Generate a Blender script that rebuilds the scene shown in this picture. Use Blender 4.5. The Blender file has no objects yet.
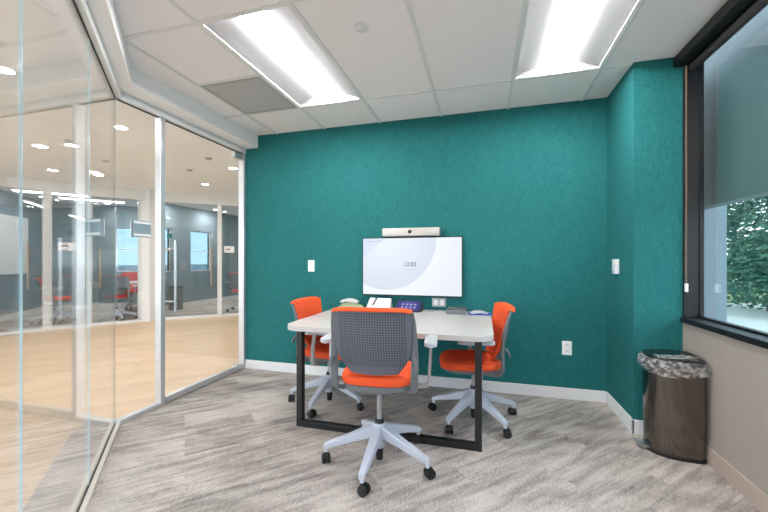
import bpy, bmesh, math, random
from mathutils import Vector, Matrix
random.seed(7)
C = bpy.context.scene.collection
PI = math.pi
def R(d): return math.radians(d)

# ------------------------------------------------------------------ helpers
def srgb(r, g, b):
    f = lambda c: (c/255/12.92) if c/255 <= 0.04045 else ((c/255+0.055)/1.055)**2.4
    return (f(r), f(g), f(b), 1.0)

class NT:
    def __init__(s, name):
        s.m = bpy.data.materials.new(name); s.m.use_nodes = True
        s.t = s.m.node_tree; s.t.nodes.clear()
        s.out = s.n('ShaderNodeOutputMaterial')
    def n(s, typ, **kw):
        nd = s.t.nodes.new(typ)
        for k, v in kw.items():
            if k.startswith('_'): setattr(nd, k[1:], v)
        return nd
    def l(s, a, b): s.t.links.new(a, b)
    def math(s, op, a, b=None, c=None):
        nd = s.n('ShaderNodeMath', _operation=op)
        for i, v in enumerate((a, b, c)):
            if v is None: continue
            if isinstance(v, (int, float)): nd.inputs[i].default_value = v
            else: s.l(v, nd.inputs[i])
        return nd.outputs[0]
    def mix(s, f, a, b, mode='MIX'):
        nd = s.n('ShaderNodeMix', _data_type='RGBA', _blend_type=mode)
        for i, v in ((0, f), (6, a), (7, b)):
            if isinstance(v, (int, float)): nd.inputs[i].default_value = v
            elif isinstance(v, tuple): nd.inputs[i].default_value = v
            else: s.l(v, nd.inputs[i])
        return nd.outputs[2]
    def pos(s, obj=False, scale=(1, 1, 1), rotz=0.0, loc=(0, 0, 0)):
        src = s.n('ShaderNodeTexCoord').outputs['Object'] if obj else s.n('ShaderNodeNewGeometry').outputs['Position']
        mp = s.n('ShaderNodeMapping')
        mp.inputs['Rotation'].default_value = (0, 0, rotz)
        mp.inputs['Scale'].default_value = scale
        mp.inputs['Location'].default_value = loc
        s.l(src, mp.inputs['Vector'])
        return mp.outputs[0]
    def noise(s, vec, scale=1.0, detail=2.0, rough=0.5):
        nd = s.n('ShaderNodeTexNoise'); s.l(vec, nd.inputs['Vector'])
        nd.inputs['Scale'].default_value = scale; nd.inputs['Detail'].default_value = detail
        nd.inputs['Roughness'].default_value = rough
        return nd.outputs['Fac']
    def ramp(s, f, stops):
        nd = s.n('ShaderNodeValToRGB'); s.l(f, nd.inputs[0])
        e = nd.color_ramp.elements
        while len(e) < len(stops): e.new(0.5)
        for i, (p, c) in enumerate(stops): e[i].position = p; e[i].color = c
        return nd.outputs[0]
    def bsdf(s, col, rough=0.5, metal=0.0, spec=0.5, bump=None, bstr=0.2, bdist=0.002):
        b = s.n('ShaderNodeBsdfPrincipled')
        if isinstance(col, tuple): b.inputs['Base Color'].default_value = col
        else: s.l(col, b.inputs['Base Color'])
        if isinstance(rough, (int, float)): b.inputs['Roughness'].default_value = rough
        else: s.l(rough, b.inputs['Roughness'])
        b.inputs['Metallic'].default_value = metal
        b.inputs['Specular IOR Level'].default_value = spec
        if bump is not None:
            bp = s.n('ShaderNodeBump'); s.l(bump, bp.inputs['Height'])
            bp.inputs['Strength'].default_value = bstr; bp.inputs['Distance'].default_value = bdist
            s.l(bp.outputs[0], b.inputs['Normal'])
        s.l(b.outputs[0], s.out.inputs[0])
        return b

def simple(name, col, rough=0.5, metal=0.0, spec=0.5, var=0.06, scale=30, bump=0.0):
    t = NT(name)
    nz = t.noise(t.pos(True), scale, 3)
    c2 = tuple(max(0, x*(1-var*2)) for x in col[:3])+(1,)
    c = t.mix(nz, c2, col)
    if bump: t.bsdf(c, rough, metal, spec, t.noise(t.pos(True), scale*8, 2), bump, 0.001)
    else: t.bsdf(c, rough, metal, spec)
    return t.m

def glass(name, tint, k=1.0, base=0.04):
    t = NT(name)
    g = t.n('ShaderNodeNewGeometry')
    dp = t.n('ShaderNodeVectorMath', _operation='DOT_PRODUCT')
    t.l(g.outputs['Normal'], dp.inputs[0]); t.l(g.outputs['Incoming'], dp.inputs[1])
    cs = t.math('ABSOLUTE', dp.outputs['Value'])
    p = t.math('POWER', t.math('SUBTRACT', 1.0, cs), 5.0)
    f = t.math('MULTIPLY_ADD', p, 1-base, base)
    f = t.math('MULTIPLY', f, k)
    tr = t.n('ShaderNodeBsdfTransparent'); tr.inputs[0].default_value = tint
    gl = t.n('ShaderNodeBsdfGlossy'); gl.inputs['Roughness'].default_value = 0.0
    gl.inputs['Color'].default_value = (1, 1, 1, 1)
    mx = t.n('ShaderNodeMixShader')
    t.l(f, mx.inputs[0]); t.l(tr.outputs[0], mx.inputs[1]); t.l(gl.outputs[0], mx.inputs[2])
    t.l(mx.outputs[0], t.out.inputs[0])
    return t.m

def emit(name, col, s):
    t = NT(name); e = t.n('ShaderNodeEmission')
    e.inputs[0].default_value = col; e.inputs[1].default_value = s
    t.l(e.outputs[0], t.out.inputs[0]); return t.m

# mesh building -----------------------------------------------------
def link_mesh(name, bm, mat, parent=None, smooth=False, loc=None, rotz=0):
    bmesh.ops.recalc_face_normals(bm, faces=bm.faces)
    me = bpy.data.meshes.new(name); bm.to_mesh(me); bm.free()
    if mat: me.materials.append(mat)
    if smooth:
        me.polygons.foreach_set('use_smooth', [True]*len(me.polygons))
        try: me.set_sharp_from_angle(angle=R(38))
        except Exception: pass
    o = bpy.data.objects.new(name, me); C.objects.link(o)
    if parent: o.parent = parent
    if loc: o.location = loc
    if rotz: o.rotation_euler.z = rotz
    return o
def BM(): return bmesh.new()
def box(bm, x0, x1, y0, y1, z0, z1, M=None, bev=0.0, seg=2):
    vs = [bm.verts.new(Vector((x, y, z))) for x in (x0, x1) for y in (y0, y1) for z in (z0, z1)]
    idx = [(0, 1, 3, 2), (4, 6, 7, 5), (0, 4, 5, 1), (2, 3, 7, 6), (0, 2, 6, 4), (1, 5, 7, 3)]
    fs = [bm.faces.new([vs[i] for i in f]) for f in idx]
    if bev:
        es = list({e for f in fs for e in f.edges})
        r = bmesh.ops.bevel(bm, geom=es, offset=bev, segments=seg, profile=0.5, affect='EDGES')
        vs = list({v for f in r['faces'] for v in f.verts} | {v for v in vs if v.is_valid})
    if M is not None:
        for v in vs: v.co = M @ v.co
    return vs
def prism(bm, pts, z0, z1, bev=0.0, seg=3, bev_bottom=True):
    lo = [bm.verts.new((x, y, z0)) for x, y in pts]; hi = [bm.verts.new((x, y, z1)) for x, y in pts]
    n = len(pts); b = bm.faces.new(lo[::-1]); t = bm.faces.new(hi)
    for i in range(n): bm.faces.new((lo[i], lo[(i+1) % n], hi[(i+1) % n], hi[i]))
    if bev:
        es = list(t.edges) + (list(b.edges) if bev_bottom else [])
        bmesh.ops.bevel(bm, geom=es, offset=bev, segments=seg, profile=0.5, affect='EDGES')
def cyl(bm, p0, p1, r0, r1=None, seg=20, caps=True):
    p0 = Vector(p0); p1 = Vector(p1); r1 = r0 if r1 is None else r1
    d = (p1-p0).normalized(); a = d.orthogonal().normalized(); b = d.cross(a)
    A = []; B = []
    for i in range(seg):
        t = 2*PI*i/seg; o = a*math.cos(t)+b*math.sin(t)
        A.append(bm.verts.new(p0+o*r0)); B.append(bm.verts.new(p1+o*r1))
    for i in range(seg): bm.faces.new((A[i], A[(i+1) % seg], B[(i+1) % seg], B[i]))
    if caps: bm.faces.new(A[::-1]); bm.faces.new(B)
def lathe(bm, prof, seg=24, c=(0, 0, 0)):
    rings = []
    for r, z in prof:
        rings.append([bm.verts.new((c[0]+r*math.cos(2*PI*i/seg), c[1]+r*math.sin(2*PI*i/seg), c[2]+z)) for i in range(seg)])
    for a, b in zip(rings, rings[1:]):
        for i in range(seg): bm.faces.new((a[i], a[(i+1) % seg], b[(i+1) % seg], b[i]))
    bm.faces.new(rings[0][::-1]); bm.faces.new(rings[-1])
def loft(bm, sections, closed=True):
    rs = [[bm.verts.new(Vector(p)) for p in s] for s in sections]
    n = len(rs[0])
    for a, b in zip(rs, rs[1:]):
        for i in range(n): bm.faces.new((a[i], a[(i+1) % n], b[(i+1) % n], b[i]))
    if closed: bm.faces.new(rs[0][::-1]); bm.faces.new(rs[-1])
def sweep(bm, path, w, h, side=Vector((1, 0, 0)), corner=0.3):
    # rectangular bar (rounded) swept along a path; w along side, h across
    secs = []
    P = [Vector(p) for p in path]
    for i, p in enumerate(P):
        d = (P[min(i+1, len(P)-1)]-P[max(i-1, 0)]).normalized()
        s = (side-d*side.dot(d)).normalized(); u = d.cross(s)
        ww = w[i] if isinstance(w, (list, tuple)) else w
        hh = h[i] if isinstance(h, (list, tuple)) else h
        c = min(ww, hh)*corner
        sec = []
        for sx, sy in ((1, 1), (-1, 1), (-1, -1), (1, -1)):
            q1 = (sx*(ww/2), sy*(hh/2-c)); q2 = (sx*(ww/2-c), sy*hh/2)
            for q in ((q1, q2) if sx*sy > 0 else (q2, q1)): sec.append(p+s*q[0]+u*q[1])
        secs.append(sec)
    loft(bm, secs)
def rrect(x0, x1, y0, y1, r, n=6):
    pts = []
    for cx, cy, a0 in ((x1-r, y1-r, 0), (x0+r, y1-r, 90), (x0+r, y0+r, 180), (x1-r, y0+r, 270)):
        for k in range(n+1):
            a = R(a0+90*k/n); pts.append((cx+r*math.cos(a), cy+r*math.sin(a)))
    return pts
def empty(name, loc=(0, 0, 0), rotz=0.0):
    o = bpy.data.objects.new(name, None); C.objects.link(o)
    o.location = loc; o.rotation_euler.z = rotz; o.empty_display_size = 0.1; return o
def tag(o, label, cat, group=None, kind=None):
    o['label'] = label; o['category'] = cat
    if group: o['group'] = group
    if kind: o['kind'] = kind
    return o
def struct(o, label=None, cat=None):
    o['kind'] = 'structure'
    if label: o['label'] = label
    if cat: o['category'] = cat
    return o
def copy_tree(o, parent=None):
    c = o.copy(); C.objects.link(c)
    if parent: c.parent = parent
    for ch in list(o.children): copy_tree(ch, c)
    return c
def framed(p0, p1):   # matrix: local x along p0->p1, local y to its left
    d = Vector((p1[0]-p0[0], p1[1]-p0[1], 0)); a = math.atan2(d.y, d.x)
    return Matrix.Translation((p0[0], p0[1], 0)) @ Matrix.Rotation(a, 4, 'Z'), d.length
def wall(name, p0, p1, th, mat, z0=0, z1=2.65, holes=(), label=None):
    """wall whose visible face runs p0->p1 and whose thickness lies to the right of it (th>0)"""
    M, L = framed(p0, p1); bm = BM(); y0, y1 = (-th, 0) if th > 0 else (0, -th)
    xs = sorted({0, L} | {h[0] for h in holes} | {h[1] for h in holes})
    for a, b in zip(xs, xs[1:]):
        hh = [h for h in holes if h[0] <= a+1e-6 and h[1] >= b-1e-6]
        if hh:
            h = hh[0]; box(bm, a, b, y0, y1, z0, h[2], M); box(bm, a, b, y0, y1, h[3], z1, M)
        else: box(bm, a, b, y0, y1, z0, z1, M)
    return struct(link_mesh(name, bm, mat), label, 'wall' if label else None)

# ------------------------------------------------------------------ materials
M = {}
def teal():
    t = NT('teal_fabric')
    a = t.noise(t.pos(scale=(16, 16, 330)), 1, 4, .65); b = t.noise(t.pos(scale=(330, 330, 16)), 1, 4, .65)
    c = t.noise(t.pos(), 2.2, 3)
    w = t.math('ADD', t.math('MULTIPLY', a, .5), t.math('MULTIPLY', b, .5))
    w2 = t.math('MULTIPLY_ADD', t.math('SUBTRACT', c, .5), .10, w)
    col = t.ramp(w2, [(.30, srgb(16, 82, 84)), (.5, srgb(32, 106, 107)), (.70, srgb(56, 130, 129))])
    t.bsdf(col, .85, 0, .25, w, .35, .002); return t.m
M['teal'] = teal()
def carpet(name, rot):
    t = NT(name)
    v = t.pos(rotz=rot)
    br = t.n('ShaderNodeTexBrick'); t.l(v, br.inputs['Vector'])
    br.offset = .5; br.inputs['Scale'].default_value = 1.0; br.inputs['Mortar Size'].default_value = 0.0
    br.inputs['Brick Width'].default_value = 0.92; br.inputs['Row Height'].default_value = .23
    br.inputs['Color1'].default_value = (0, 0, 0, 1); br.inputs['Color2'].default_value = (1, 1, 1, 1)
    sep = t.n('ShaderNodeSeparateXYZ'); t.l(v, sep.inputs[0])
    cmb = t.n('ShaderNodeCombineXYZ')
    t.l(t.math('MULTIPLY_ADD', br.outputs['Color'], 9.0, t.math('MULTIPLY', sep.outputs[0], 2.8)), cmb.inputs[0])
    t.l(t.math('MULTIPLY_ADD', br.outputs['Color'], 5.0, t.math('MULTIPLY', sep.outputs[1], 20)), cmb.inputs[1])
    st = t.noise(cmb.outputs[0], 1.0, 5, .62)
    v2 = t.pos(rotz=rot, scale=(110, 26, 1)); fine = t.noise(v2, 1, 2)
    v3 = t.pos(scale=(1, 1, 1)); sp = t.noise(v3, 130, 3, .8)
    big = t.noise(t.pos(rotz=rot, scale=(1, 3.2, 1)), 1.3, 2)
    f = t.math('ADD', t.math('MULTIPLY', st, .50), t.math('MULTIPLY', fine, .22))
    f = t.math('MULTIPLY_ADD', sp, .42, f)
    f = t.math('MULTIPLY_ADD', big, .28, f)
    f = t.math('MULTIPLY_ADD', br.outputs['Color'], .11, f)
    col = t.ramp(f, [(.56, srgb(96, 89, 87)), (.66, srgb(140, 132, 128)), (.74, srgb(170, 161, 156)), (.86, srgb(204, 196, 190))])
    t.bsdf(col, .95, 0, .1, sp, .5, .004); return t.m
M['carpet'] = carpet('carpet_streaked', R(-45))
def wood():
    t = NT('light_wood')
    v = t.pos(rotz=R(-45))
    br = t.n('ShaderNodeTexBrick'); t.l(v, br.inputs['Vector']); br.offset = .37
    br.inputs['Scale'].default_value = 1; br.inputs['Brick Width'].default_value = 1.3; br.inputs['Row Height'].default_value = .13
    br.inputs['Mortar Size'].default_value = .0012
    br.inputs['Color1'].default_value = srgb(212, 182, 150); br.inputs['Color2'].default_value = srgb(228, 202, 172)
    br.inputs['Mortar'].default_value = srgb(196, 158, 116)
    g = t.noise(t.pos(rotz=R(-45), scale=(1.6, 22, 1)), 1, 4)
    col = t.mix(t.math('MULTIPLY', g, .5), br.outputs['Color'], srgb(206, 172, 134))
    t.bsdf(col, .38, 0, .4); return t.m
M['wood'] = wood()
def tile():
    t = NT('ceiling_tile'); n = t.noise(t.pos(), 220, 3, .7)
    t.bsdf(t.mix(n, srgb(240, 236, 238), srgb(250, 245, 247)), .9, 0, .1, n, .25, .001); return t.m
M['tile'] = tile()
M['white_metal'] = simple('white_metal', srgb(232, 232, 232), .4, 0, .4)
M['white_paint'] = simple('white_paint', srgb(222, 221, 221), .6, 0, .3, .02, 4)
M['reflector'] = simple('satin_reflector', srgb(216, 216, 218), .6, 0, .3, .01, 4)
M['soffit'] = simple('soffit_paint', srgb(250, 247, 248), .6, 0, .3, .02, 4)
M['corr_ceil'] = simple('corridor_ceiling_paint', srgb(244, 246, 250), .8, 0, .2, .02, 4)
M['trim'] = simple('white_trim', srgb(228, 228, 230), .45, 0, .4, .02, 6)
M['taupe_trim'] = simple('taupe_trim', srgb(176, 160, 150), .45, 0, .4, .03, 6)
M['taupe'] = simple('taupe_paint', srgb(160, 151, 144), .8, 0, .2, .03, 5, .1)
M['bluegrey'] = simple('blue_grey_paint', srgb(132, 146, 156), .8, 0, .2, .03, 3)
M['alu'] = simple('satin_aluminium', srgb(205, 207, 210), .32, .55, .5, .03, 12)
M['alu_cream'] = simple('cream_channel', srgb(214, 206, 196), .4, .2, .5, .03, 12)
M['dark_gap'] = simple('dark_gasket', srgb(38, 36, 35), .7)
M['brass'] = simple('bronze_bar', srgb(176, 146, 112), .3, .6)
M['steel_bar'] = simple('steel_bar', srgb(190, 194, 198), .25, .8)
M['black_metal'] = simple('black_metal', srgb(26, 26, 28), .45, .0, .5)
M['charcoal'] = simple('charcoal_frame', srgb(30, 30, 33), .4, .3, .5)
M['black_pl'] = simple('black_plastic', srgb(24, 24, 26), .5)
M['lam'] = simple('white_laminate', srgb(200, 197, 195), .35, 0, .4, .015, 5)
M['lam_edge'] = M['lam']
M['frame_grey'] = simple('grey_plastic', srgb(108, 111, 116), .5, 0, .4)
M['base_grey'] = simple('pale_grey_base', srgb(196, 202, 216), .45, .0, .4, .03)
M['pad_grey'] = simple('pale_grey_pad', srgb(190, 193, 200), .6)
M['post_grey'] = simple('silver_arm_post', srgb(170, 170, 172), .35, .4)
M['white_pl'] = simple('white_plastic', srgb(236, 236, 238), .4)
M['plate'] = simple('white_plate', srgb(240, 240, 240), .4, 0, .5, .01)
M['grey_plate'] = simple('grey_plate', srgb(176, 180, 186), .35, .5)
M['grille'] = simple('vent_grey', srgb(176, 176, 178), .6)
M['paper'] = simple('white_paper', srgb(240, 240, 240), .8, 0, .2, .02)
M['paper_green'] = simple('pale_green_paper', srgb(214, 226, 190), .8, 0, .2)
M['paper_blue'] = simple('blue_paper', srgb(40, 92, 190), .7, 0, .2)
M['dark_red'] = simple('dark_mesh', srgb(60, 60, 66), .8)
def orange(name, a, b):
    t = NT(name); n = t.noise(t.pos(True), 260, 2, .6); n2 = t.noise(t.pos(True), 7, 2)
    c = t.mix(n, a, b)
    t.bsdf(c, .85, 0, .25, t.math('ADD', n, n2), .3, .001); return t.m
M['orange'] = orange('orange_fabric', srgb(208, 62, 28), srgb(248, 106, 58))
M['red'] = orange('red_fabric', srgb(170, 34, 26), srgb(214, 58, 44))
def perf():
    t = NT('perforated_shell')
    v = t.pos(True); sep = t.n('ShaderNodeSeparateXYZ'); t.l(v, sep.inputs[0])
    k = 2*PI/.0145
    h = t.math('MULTIPLY', t.math('ABSOLUTE', t.math('SINE', t.math('MULTIPLY', sep.outputs[0], k/2))), t.math('ABSOLUTE', t.math('SINE', t.math('MULTIPLY', sep.outputs[2], k/2))))
    h = t.math('GREATER_THAN', h, .58)
    # solid margins
    inx = t.math('LESS_THAN', t.math('ABSOLUTE', sep.outputs[0]), .185)
    inz = t.math('GREATER_THAN', sep.outputs[2], .545); inz2 = t.math('LESS_THAN', sep.outputs[2], .865)
    h = t.math('MULTIPLY', t.math('MULTIPLY', h, inx), t.math('MULTIPLY', inz, inz2))
    c = t.mix(h, srgb(98, 103, 114), srgb(50, 52, 58))
    t.bsdf(c, .5, 0, .4, h, -.5, .002); return t.m
M['perf'] = perf()
def steel():
    t = NT('brushed_steel')
    n = t.noise(t.pos(scale=(90, 90, .8)), 1, 3)
    c = t.mix(n, srgb(118, 111, 105), srgb(130, 123, 117))
    b = t.bsdf(c, t.math('MULTIPLY_ADD', n, .04, .13), 1.0); return t.m
M['steel'] = steel()
M['dark_steel'] = simple('dark_steel_lid', srgb(88, 92, 94), .18, .9)
M['lens'] = emit('light_lens', (1, .985, .965, 1), 33.0)
M['lens_far'] = emit('far_light_lens', (1, .98, .95, 1), 5.0)
M['can'] = emit('downlight_lens', (1, .98, .95, 1), 9.0)
M['glass'] = glass('clear_glass', (.975, .985, .985, 1), 1.0)
M['glass_ang'] = glass('clear_glass_partition', (.97, .98, .98, 1), 1.25)
M['glass_win'] = glass('tinted_window_glass', (.80, .86, .87, 1), 1.9)
M['glass_tint'] = glass('tinted_far_window', (.34, .42, .47, 1), 1.0)
M['glass_far'] = glass('far_partition_glass', (.96, .98, .98, 1), 1.0)
M['joint'] = simple('glass_edge', srgb(196, 228, 240), .15, 0, .8, .1)
M['joint_dark'] = simple('glass_edge_dark', srgb(96, 110, 112), .3)
def liner():
    t = NT('clear_liner')
    tr = t.n('ShaderNodeBsdfTransparent'); tr.inputs[0].default_value = (.95, .95, .95, 1)
    b = t.n('ShaderNodeBsdfPrincipled'); b.inputs['Base Color'].default_value = srgb(252, 252, 254); b.inputs['Roughness'].default_value = .3; b.inputs['Transmission Weight'].default_value = .25
    bp = t.n('ShaderNodeBump'); t.l(t.noise(t.pos(), 24, 3, .5), bp.inputs['Height']); bp.inputs['Strength'].default_value = 1; bp.inputs['Distance'].default_value = .01
    t.l(bp.outputs[0], b.inputs['Normal'])
    n = t.ramp(t.noise(t.pos(scale=(1, 1, 1.6)), 26, 3, .5), [(.40, (.07, .07, .07, 1)), (.66, (.55, .55, .55, 1))])
    mx = t.n('ShaderNodeMixShader'); t.l(n, mx.inputs[0]); t.l(tr.outputs[0], mx.inputs[1]); t.l(b.outputs[0], mx.inputs[2])
    t.l(mx.outputs[0], t.out.inputs[0]); return t.m
M['liner'] = liner()
def leafmat(name, a, b):
    t = NT(name); g = t.n('ShaderNodeNewGeometry')
    c = t.mix(g.outputs['Random Per Island'], a, b); t.bsdf(c, .6, 0, .3); return t.m
M['leaf'] = leafmat('tree_leaves', srgb(24, 48, 34), srgb(66, 96, 62))
M['bark'] = simple('bark', srgb(74, 62, 52), .9)
M['grass'] = simple('lawn_grass', srgb(140, 144, 92), .95, 0, .1, .2, 2)
M['pave'] = simple('pale_pavement', srgb(164, 164, 154), .9, 0, .1, .04, .6)
M['fin'] = simple('pale_cladding', srgb(132, 142, 150), .6, 0, .3, .02, 3)
M['overhang'] = simple('grey_cladding', srgb(120, 126, 124), .6, 0, .3, .03, 3)
M['sticker'] = simple('teal_sticker', srgb(36, 100, 104), .5)
M['ink'] = simple('dark_ink', srgb(40, 44, 56), .6)
M['ink_soft'] = simple('grey_ink', srgb(120, 126, 138), .6)

# ------------------------------------------------------------------ dimensions
ZC = 2.61
YB = 3.44          # teal wall
XD = -2.62         # glass door wall
A0 = (XD, 1.985); A1 = (.30, -.935)     # angled glass wall
XR = 1.305
YS = -.935

# ------------------------------------------------------------------ shell: room
bm = BM(); prism(bm, [(XD, YB), A0, A1, (XR, YS), (XR, YB)], -.05, 0.0)
struct(link_mesh('floor', bm, M['carpet']), 'grey streaked carpet planks of the meeting room', 'floor')

wall('wall_back', (1.45, YB), (-2.68, YB), .14, M['teal'], label='teal woven wallcovering wall behind the screen')
bm = BM(); box(bm, 1.015, XR+.0, 2.88, YB+.001, 0, 2.65)
struct(link_mesh('wall_column', bm, M['teal']), 'teal covered column beside the window', 'column')
# right wall: low wall, strip above window
WY0, WY1 = -.60, 2.88; ZS = .80; ZT = 2.60; XG = 1.400
bm = BM()
box(bm, XR, XR+.107, YS-.1, WY1, 0, ZS); box(bm, XR, XR+.107, YS-.1, WY1, ZT, 2.65); box(bm, XR, XR+.107, YS-.1, WY0, ZS, ZT)
box(bm, XR, XR+.107, WY1, YB+.14, 0, 2.65)
struct(link_mesh('wall_right', bm, M['taupe']), 'taupe painted low wall under the window', 'wall')
wall('wall_front', (A1[0]-.05, YS), (XR, YS), .1, M['taupe'], label='taupe wall behind the viewer')

# baseboards
bm = BM(); box(bm, XD+.03, 1.003, YB-.013, YB, 0, .098, bev=.003)
struct(link_mesh('baseboard_back', bm, M['trim']))
bm = BM(); box(bm, 1.002, 1.0155, 2.867, YB-.012, 0, .098, bev=.003); box(bm, 1.002, XR, 2.867, 2.8805, 0, .098, bev=.003)
struct(link_mesh('baseboard_column', bm, M['trim']))
bm = BM(); box(bm, XR-.013, XR, YS, 2.867, 0, .098, bev=.003)
struct(link_mesh('baseboard_right', bm, M['taupe_trim']))

# ceiling tiles, clipped to the room
room = [(-2.43, YB), (-2.43, 1.962), (.25, -.72), (.25, YS), (XR, YS), (XR, YB)]
def clip(poly, box4):
    x0, x1, y0, y1 = box4
    def cut(ps, ins, inter):
        out = []
        for i, p in enumerate(ps):
            q = ps[(i+1) % len(ps)]
            if ins(p):
                out.append(p)
                if not ins(q): out.append(inter(p, q))
            elif ins(q): out.append(inter(p, q))
        return out
    def ix(c): return lambda p, q: (c, p[1]+(q[1]-p[1])*(c-p[0])/(q[0]-p[0]))
    def iy(c): return lambda p, q: (p[0]+(q[0]-p[0])*(c-p[1])/(q[1]-p[1]), c)
    ps = poly
    for ins, it in ((lambda p: p[0] >= x0-1e-9, ix(x0)), (lambda p: p[0] <= x1+1e-9, ix(x1)), (lambda p: p[1] >= y0-1e-9, iy(y0)), (lambda p: p[1] <= y1+1e-9, iy(y1))):
        if len(ps) < 3: return []
        ps = cut(ps, ins, it)
    return ps
GX = [-2.5, -2.19, -1.618, -1.008, -.398, .212, .822, 1.31]
GY = [YS-.01, -.72, .49, 1.70, 2.91, YB+.01]
LIGHTS = [(2, 3), (5, 3), (5, 1)]
bm = BM()
for i in range(7):
    for j in range(5):
        if (i, j) in LIGHTS: continue
        ps = clip(room, (GX[i], GX[i+1], GY[j], GY[j+1]))
        if len(ps) > 2: prism(bm, ps, ZC+.001, ZC+.03)
# mineral fibre field above light housings
struct(link_mesh('ceiling', bm, M['tile']), 'white acoustic tile ceiling over the room', 'ceiling')
bm = BM()
for x in GX[1:-1]:
    ps = clip(room, (x-.012, x+.012, YS, YB))
    if len(ps) > 2: prism(bm, ps, ZC-.006, ZC+.002)
for y in GY[1:-1]:
    ps = clip(room, (-2.43, XR, y-.012, y+.012))
    if len(ps) > 2: prism(bm, ps, ZC-.0055, ZC+.002)
ps = clip(room, (-2.19, -1.618, 2.298, 2.322)); prism(bm, ps, ZC-.0055, ZC+.002)
struct(link_mesh('trim_1', bm, M['white_metal']), 'white ceiling grid rails', 'trim')

# soffit above the glass
bm = BM()
prism(bm, [(-2.43, YB), (-2.43, 1.962), (.25, -.72), (.25, -.94), (-2.70, 2.00), (-2.70, YB)], 2.472, ZC+.04)
struct(link_mesh('trim_2', bm, M['soffit']), 'white soffit running above the glass partitions', 'soffit')

# ------------------------------------------------------------------ glass partitions
def gframe(p0, p1):
    Mx, L = framed(p0, p1); return Mx, L
# left (door) wall
wl = struct(empty('wall_left', (XD, 1.985, 0)), 'silver framed glass partition with the glass door', 'glass partition')
def par(name, bm, mat, parent, smooth=False):
    o = link_mesh(name, bm, mat, None, smooth); o.parent = parent
    o.matrix_parent_inverse = Matrix.Translation(-Vector(parent.location)) if parent.rotation_euler.z == 0 else (Matrix.Translation(parent.location) @ Matrix.Rotation(parent.rotation_euler.z, 4, 'Z')).inverted()
    return o
bm = BM(); box(bm, XD-.035, XD+.035, 1.985, YB, 2.415, 2.473, bev=.003)
par('header', bm, M['white_metal'], wl)
bm = BM(); box(bm, XD-.007, XD+.007, 2.0, YB-.03, 2.408, 2.416)
par('gasket', bm, M['dark_gap'], wl)
bm = BM(); box(bm, XD-.035, XD+.028, 2.345, 2.390, 0, 2.416, bev=.004)
par('mullion', bm, M['alu'], wl)
bm = BM(); box(bm, XD-.03, XD+.03, 2.0, 2.341, 0, .03, bev=.002)
par('bottom_rail', bm, M['alu'], wl)
bm = BM(); box(bm, XD-.04, XD+.03, YB-.035, YB, 0, 2.416, bev=.003)
par('jamb', bm, M['alu'], wl)
bm = BM(); box(bm, XD-.005, XD+.005, 1.992, 2.342, .02, 2.41)
par('glass_pane', bm, M['glass'], wl)
# door
dr = struct(empty('door_1', (XD, 2.92, 0)), 'frameless glass door with long steel pull beside the teal wall', 'door')
bm = BM(); box(bm, XD-.005, XD+.005, 2.396, YB-.042, .055, 2.40)
par('glass_pane', bm, M['glass'], dr)
bm = BM(); box(bm, XD-.022, XD+.022, 2.404, YB-.042, .006, .058, bev=.004)
par('bottom_rail', bm, M['alu'], dr)
bm = BM(); box(bm, XD-.02, XD+.02, YB-.17, YB-.045, 2.34, 2.402, bev=.003)
par('hinge', bm, M['alu'], dr)
bm = BM(); box(bm, XD-.028, XD+.03, YB-.15, YB-.09, .052, .075, bev=.003)
par('floor_closer', bm, M['alu'], dr)
hb = BM()
for sx in (-1, 1): cyl(hb, (XD+sx*.065, 2.458, .775), (XD+sx*.065, 2.458, 1.39), .0125, seg=14)
for z in (.86, 1.315): cyl(hb, (XD-.065, 2.458, z), (XD+.065, 2.458, z), .008, seg=10)
par('handle', hb, M['steel_bar'], dr, True)

# angled wall
wa = struct(empty('wall_angled', (XD, 1.985, 0)), 'frameless butt-jointed glass partition set at an angle', 'glass partition')
MA, LA = framed(A0, A1)
def ang(name, x0, x1, y0, y1, z0, z1, mat, bev=0):
    bm = BM(); box(bm, x0, x1, y0, y1, z0, z1, MA, bev) if not bev else box(bm, x0, x1, y0, y1, z0, z1, MA, bev)
    return par(name, bm, mat, wa)
ang('header', 0, LA, -.035, .035, 2.415, 2.473, M['white_metal'])
ang('gasket', .01, LA, -.006, .006, 2.409, 2.416, M['dark_gap'])
ang('bottom_channel', .0, LA, -.032, -.009, 0, .022, M['alu_cream'])
ang('bottom_channel', .0, LA, .009, .032, 0, .022, M['alu_cream'])
ang('channel_slot', .0, LA, -.009, .009, 0, .008, M['dark_gap'])
js = [0.006, .816, 1.724, 2.63, 3.54, LA]
for a, b in zip(js, js[1:]):
    ang('glass_pane', a+.0016, b-.0016, -.003, .003, .009, 2.41, M['glass_ang'])
for k, a in enumerate(js[:-1]):
    ang('glass_joint', a-.0014, a+.0014, -.0033, .0033, .009, 2.41, M['joint'] if k else M['joint_dark'])

# room scheduling panel stuck on the fixed glass
sp = empty('scheduling_panel', (XD, 2.192, 1.40))
tag(sp, 'small square touch panel fixed to the glass left of the door post, seen from behind', 'touch panel')
bm = BM(); box(bm, .0055, .014, -.076, .076, 0, .132, bev=.003)
link_mesh('mounting_plate', bm, simple('panel_blue_grey', srgb(136, 156, 164), .4), sp)
for zz in (.106, .008):
    bm = BM(); box(bm, .0141, .017, -.072, .072, zz, zz+.018); link_mesh('adhesive_strip', bm, M['white_pl'], sp)
bm = BM(); box(bm, -.018, -.0055, -.076, .076, 0, .132, bev=.003)
link_mesh('screen_body', bm, M['grey_plate'], sp)

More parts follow.
